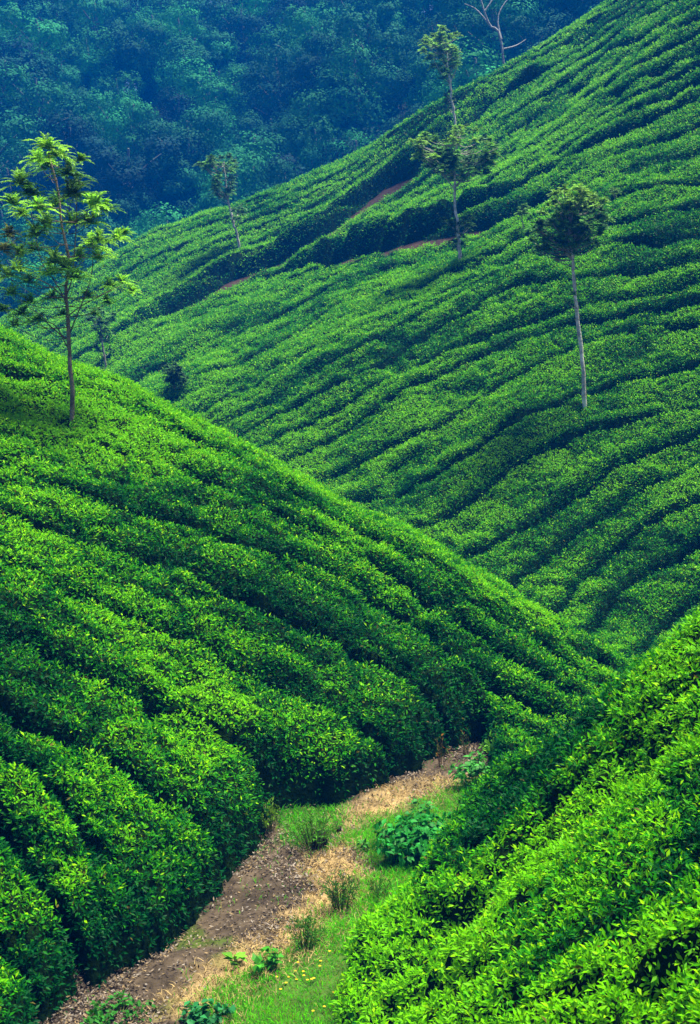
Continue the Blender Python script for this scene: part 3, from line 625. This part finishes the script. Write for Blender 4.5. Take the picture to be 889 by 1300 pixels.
oak('silver_oak', 'silver oak with slender pale trunk and flattened dark crown, right-hand hillside', (743, 520), [(742, 500), (738, 450), (733, 400), (728, 350), (727, 325), (724, 300), (722, 262)], (4.6, 2.2),
    [[(727, 330), (712, 315), (695, 300), (682, 290)], [(727, 328), (738, 305), (752, 285), (765, 265)], [(727, 325), (720, 295), (712, 270)]],
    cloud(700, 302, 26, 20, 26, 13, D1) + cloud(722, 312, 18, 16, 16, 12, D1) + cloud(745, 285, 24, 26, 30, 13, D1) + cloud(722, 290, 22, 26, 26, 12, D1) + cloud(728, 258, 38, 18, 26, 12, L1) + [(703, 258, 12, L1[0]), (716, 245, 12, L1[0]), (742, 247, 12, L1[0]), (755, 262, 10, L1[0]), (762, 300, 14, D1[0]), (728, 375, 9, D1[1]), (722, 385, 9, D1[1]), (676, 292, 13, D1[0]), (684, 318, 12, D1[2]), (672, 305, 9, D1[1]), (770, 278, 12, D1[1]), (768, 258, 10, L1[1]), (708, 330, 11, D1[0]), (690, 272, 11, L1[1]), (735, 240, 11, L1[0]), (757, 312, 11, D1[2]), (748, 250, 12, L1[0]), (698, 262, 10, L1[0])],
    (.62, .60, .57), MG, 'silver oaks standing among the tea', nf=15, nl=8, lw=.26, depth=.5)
oak('silver_oak', 'silver oak with lower leaf tuft and broad crown above the lower earth track', (585, 335), [(584, 320), (581, 290), (578, 260), (577, 238), (578, 210), (580, 175)], (3.4, 1.6),
    [[(577, 240), (565, 225), (548, 205), (540, 190)], [(577, 238), (592, 222), (608, 205), (618, 195), (632, 188)], [(580, 290), (590, 285), (600, 283)]],
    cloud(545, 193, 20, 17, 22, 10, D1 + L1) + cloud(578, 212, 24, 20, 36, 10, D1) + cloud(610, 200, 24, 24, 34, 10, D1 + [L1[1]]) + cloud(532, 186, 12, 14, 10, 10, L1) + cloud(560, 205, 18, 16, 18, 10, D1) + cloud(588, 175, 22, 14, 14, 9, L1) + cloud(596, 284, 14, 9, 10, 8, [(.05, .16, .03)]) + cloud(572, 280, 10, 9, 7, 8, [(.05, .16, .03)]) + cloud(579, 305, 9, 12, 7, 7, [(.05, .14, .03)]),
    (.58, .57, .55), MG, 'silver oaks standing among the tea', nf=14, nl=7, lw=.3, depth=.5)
oak('silver_oak', 'silver oak with cone-shaped pale crown standing highest up near the skyline ridge', (579, 170), [(577, 150), (574, 130), (572, 110), (569, 85), (565, 55)], (2.6, 1.4),
    [[(572, 108), (560, 92), (550, 75)], [(572, 105), (580, 85), (585, 62)]],
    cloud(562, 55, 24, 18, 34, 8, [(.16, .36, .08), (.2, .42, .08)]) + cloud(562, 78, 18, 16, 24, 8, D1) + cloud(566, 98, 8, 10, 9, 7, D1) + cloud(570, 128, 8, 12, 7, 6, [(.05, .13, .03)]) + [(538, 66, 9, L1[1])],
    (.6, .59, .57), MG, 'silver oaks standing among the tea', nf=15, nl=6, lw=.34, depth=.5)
oak('silver_oak', 'silver oak with lopsided dark crown rising over the skyline, upper left hillside', (304, 318), [(302, 300), (297, 285), (292, 265), (288, 240), (284, 205)], (2.4, 1.2),
    [[(290, 255), (275, 230), (260, 212)], [(296, 285), (301, 275), (303, 268)]],
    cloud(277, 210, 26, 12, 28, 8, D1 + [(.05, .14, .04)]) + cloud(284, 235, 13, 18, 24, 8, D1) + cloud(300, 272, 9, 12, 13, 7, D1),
    (.58, .57, .55), MG, 'silver oaks standing among the tea', nf=15, nl=6, lw=.34, depth=.5)
oak('silver_oak', 'small dark silver oak half hidden just over the spur behind the tallest tree', (134, 472), [(133, 455), (130, 435), (128, 420), (127, 398)], (2.2, 1.2),
    [[(129, 430), (122, 415), (118, 405)]], cloud(128, 405, 18, 12, 26, 8, D1) + cloud(130, 422, 11, 8, 10, 7, D1) + cloud(132, 440, 10, 10, 6, 6, [(.05, .14, .03)]),
    (.40, .38, .36), MG, 'silver oaks standing among the tea', nf=15, nl=6, lw=.34, depth=.5)
oak('young_oak', 'tiny leafy oak shoot poking up from the tea left of the flattened crown', (664, 300), [(664, 290), (663, 275), (663, 264)], (1.3, .8), [], cloud(663, 268, 7, 6, 7, 8, [(.10, .26, .05)]), (.3, .25, .2), MG, 'oak saplings among the tea', nf=15, nl=6, lw=.34, depth=.3)
oak('young_oak', 'tiny oak shoot standing against the dark edge of the lower earth track', (780, 258), [(780, 252), (780, 246)], (1.2, .7), [], cloud(780, 244, 6, 4, 4, 8, [(.10, .24, .05)]), (.3, .25, .2), MG, 'oak saplings among the tea', nf=15, nl=6, lw=.34, depth=.3)
oak('young_oak', 'bushy dark green oak sapling beyond the crest of the left spur', (222, 500), [(222, 485), (222, 470)], (2, 1), [], cloud(222, 478, 15, 13, 26, 9, [(.03, .10, .03), (.05, .15, .03)]), (.2, .16, .12), MG, 'oak saplings among the tea', nf=15, nl=6, lw=.34, depth=.5)
# bare stakes at the ridge
def stake(label, px, py, hpx):
    b = gpt(px, py); sc = b[1] / F; mb = MB(); h = hpx * sc
    add_tube(mb, curve([b - [0, 0, .1], b + [.02, 0, h * .5], b + [-.03, 0, h]], 8), np.linspace(1.2, .8, 8) * sc, (.5, .5, .5), 6); r = MB()
    add_tube(r, curve([b + [.01, 0, h * .55], b + [.12, 0, h * .75], b + [.16, .02, h * .9]], 4), np.linspace(.6, .3, 4) * sc, (.5, .5, .5), 4)
    t = tag(empty('bare_sapling', b), label, 'sapling', 'bare pale saplings on the ridge'); mb.build('trunk', M_bark, t, b); r.build('branch', M_bark, t, b)
stake('bare pale sapling stem on the skyline ridge below the cone-shaped tree', 505, 148, 18)
stake('bare pale sapling stem on the skyline ridge, the farther down the slope', 470, 168, 14)
for (px, py, h), l in zip([(418, 280, 12), (247, 398, 10), (478, 238, 8)], ['dry seedling on the upper earth track, the middle one', 'dry seedling at the lower end of the upper earth track', 'dry seedling near the top of the brown earth on the upper track']):
    weed('dry_seedling', l, 'seedling', px, py, h, 8, 8, .16, .05, (.12, .13, .05), 'dry seedlings on the earth track', per=6, stemc=(.25, .18, .12))

# ------------------------------------------------------------------ forest on the far hillside
def forest_proto(kind):
    ml = MB(); mt = MB(); H = 1.0
    tr = curve([(0, 0, -.05), (.01, .01, .3), (-.015, 0, .6), (.01, 0, .9)], 10); add_tube(mt, tr, np.linspace(.028, .008, 10), (.14, .17, .15), 6)
    lobes = []
    nl = [9, 12, 7, 10, 6][kind]; top = [1, .97, 1, .95, 1][kind]; wid = [.30, .36, .20, .32, .24][kind]; low = [.30, .22, .30, .25, .55][kind]
    for i in range(nl):
        z = low + (top - .1 - low) * (i + .5) / nl; a = i * 2.4 + R.uniform(-.5, .5); f = math.sin(math.pi * min(1, .25 + .75 * (1 - (z - low) / (1 - low)))) if kind != 2 else (1.05 - (z - low) / (1 - low))
        r = wid * f * R.uniform(.35, .75); lobes.append((math.cos(a) * r, math.sin(a) * r, z, wid * R.uniform(.38, .62)))
        add_tube(mt, curve([(0, 0, z * .75), (math.cos(a) * r * .5, math.sin(a) * r * .5, z * .9), (math.cos(a) * r, math.sin(a) * r, z)], 5), np.linspace(.010, .004, 5), (.14, .17, .15), 4)
    for (x, y, z, r) in lobes:
        n = 1000; d = rdir(n); rr = r * R.uniform(.8, 1.08, (n, 1)); bump = 1 + .25 * np.sin(d[:, :1] * 7 + d[:, 1:2] * 5 + x * 20) ; p = np.array([x, y, z]) + d * rr * bump * [1, 1, .75]
        tone = R.uniform(.6, 1.3); c = np.tile([.008, .095, .06], (n, 1)) * tone * R.uniform(.8, 1.2, (n, 1)); L = R.uniform(.014, .030, n)  # blue-green leaf tint paints in part of the distance haze
        dd = norm(np.cross(d, rdir(n)) + d * .2); add_leaves(ml, p, dd, norm(d + rdir(n) * .15), L, L * .6, c, 0)
    return mt.build('trunk', M_bark, link=False), ml.build('crown', M_forest, link=False)
PROTO = [forest_proto(k) for k in range(5)]
KN = ['round-headed forest tree', 'broad spreading forest tree', 'pointed narrow forest tree', 'bushy mid-height forest tree', 'tall bare-stemmed forest tree']
ft = []
rowy = 98.0; ti = 0
while rowy < 192:
    step = 4.6 + (rowy - 98) * .012
    for x in np.arange(-52, 46, step):
        xx = x + R.uniform(-1.6, 1.6); yy = rowy + R.uniform(-1.8, 1.8); z = float(ground(xx, yy)); k = R.choice([0, 1, 2, 3, 4], p=[.28, .27, .12, .25, .08]); h = R.uniform(7.5, 12.5)
        if yy > 160: h *= 1.25; k = 4 if R.uniform() < .5 else k
        q1, q2 = proj([xx, yy, z + h * .9]); q3, q4 = proj([xx, yy, z])
        Yr = np.linspace(20, yy - 3, 90); u = Yr / yy; ok = ((CZ + (z + h - CZ) * u) > ground(xx * u, Yr) + .3).all()
        if -60 < q1 < 950 and q2 < 520 and q4 > -60 and ok: ft.append((ti, xx, yy, z, h, k))
    rowy += step * .92; ti += 1
print('forest trees', len(ft))
tiers = sorted(set(f_[0] for f_ in ft))
for t_i, t in enumerate(tiers):
    m = sorted([f_ for f_ in ft if f_[0] == t], key=lambda f_: f_[1] / f_[2])
    for j, (_, x, y, z, h, k) in enumerate(m):
        root = tag(empty('forest_tree', (x, y, z)), 'hazy %s, %s from left in %s tier above the tea' % (KN[k], ORD[min(j, 28)], ORD[min(t_i, 28)]), 'tree', 'forest trees on the far hillside')
        w = h * R.uniform(.85, 1.2); root.scale = (w, w, h); root.rotation_euler = (0, 0, R.uniform(0, 6.28))
        for nm, me in zip(('trunk', 'crown'), PROTO[k]):
            o = bpy.data.objects.new(nm, me); COL.objects.link(o); o.parent = root
# pale forked bare tree above the ridge
b = gpt(640, 92); b = np.array([P(648, 60, 84)[0], 84, 0]); b[2] = float(ground(b[0], b[1])); sc = 84 / F; root = tag(empty('bare_tree', b), 'pale leafless forked tree leaning behind the skyline ridge near the top edge', 'tree')
mt = MB(); Wp = lambda a, c, dy=0: P(a, c, 84 + dy)
add_tube(mt, curve([b - [0, 0, .2], Wp(636, 50), Wp(622, 32), Wp(612, 5), Wp(606, -20)], 14), np.linspace(1.6, .9, 14) * sc, (.30, .32, .34), 6); mt.build('trunk', M_bark, root, b)
for l in ([(637, 50), (632, 25), (640, 5), (655, -10)], [(622, 32), (605, 12), (590, 5)], [(615, 15), (628, -5), (632, -20)], [(640, 62), (655, 58), (668, 50)]):
    mq = MB(); add_tube(mq, curve([Wp(a, c, i * .3) for i, (a, c) in enumerate(l)], 8), np.linspace(1.2, .5, 8) * sc, (.30, .32, .34), 5); mq.build('branch', M_bark, root, b)

# ------------------------------------------------------------------ haze
hm = bpy.data.materials.new('haze'); hm.use_nodes = True; N = hm.node_tree.nodes; N.remove(N['Principled BSDF'])
pv = N.new('ShaderNodeVolumePrincipled'); hm.node_tree.links.new(pv.outputs[0], N['Material Output'].inputs['Volume'])
pv.inputs['Color'].default_value = (.0, .20, 1.0, 1); pv.inputs['Density'].default_value = HAZE_D; pv.inputs['Anisotropy'].default_value = 0.0
mb = MB(); x0, x1, y0, y1, z0, z1 = -5100, 5100, -60, 5200, -110, 62
V = [(x0, y0, z0), (x1, y0, z0), (x1, y1, z0), (x0, y1, z0), (x0, y0, z1), (x1, y0, z1), (x1, y1, z1), (x0, y1, z1)]
mb.add(V, [[0, 3, 2, 1], [4, 5, 6, 7], [0, 1, 5, 4], [1, 2, 6, 5], [2, 3, 7, 6], [3, 0, 4, 7]], (1, 1, 1)); tag(mb.build('haze', hm), 'thin blue mountain haze filling the valley air', 'haze', kind='stuff')
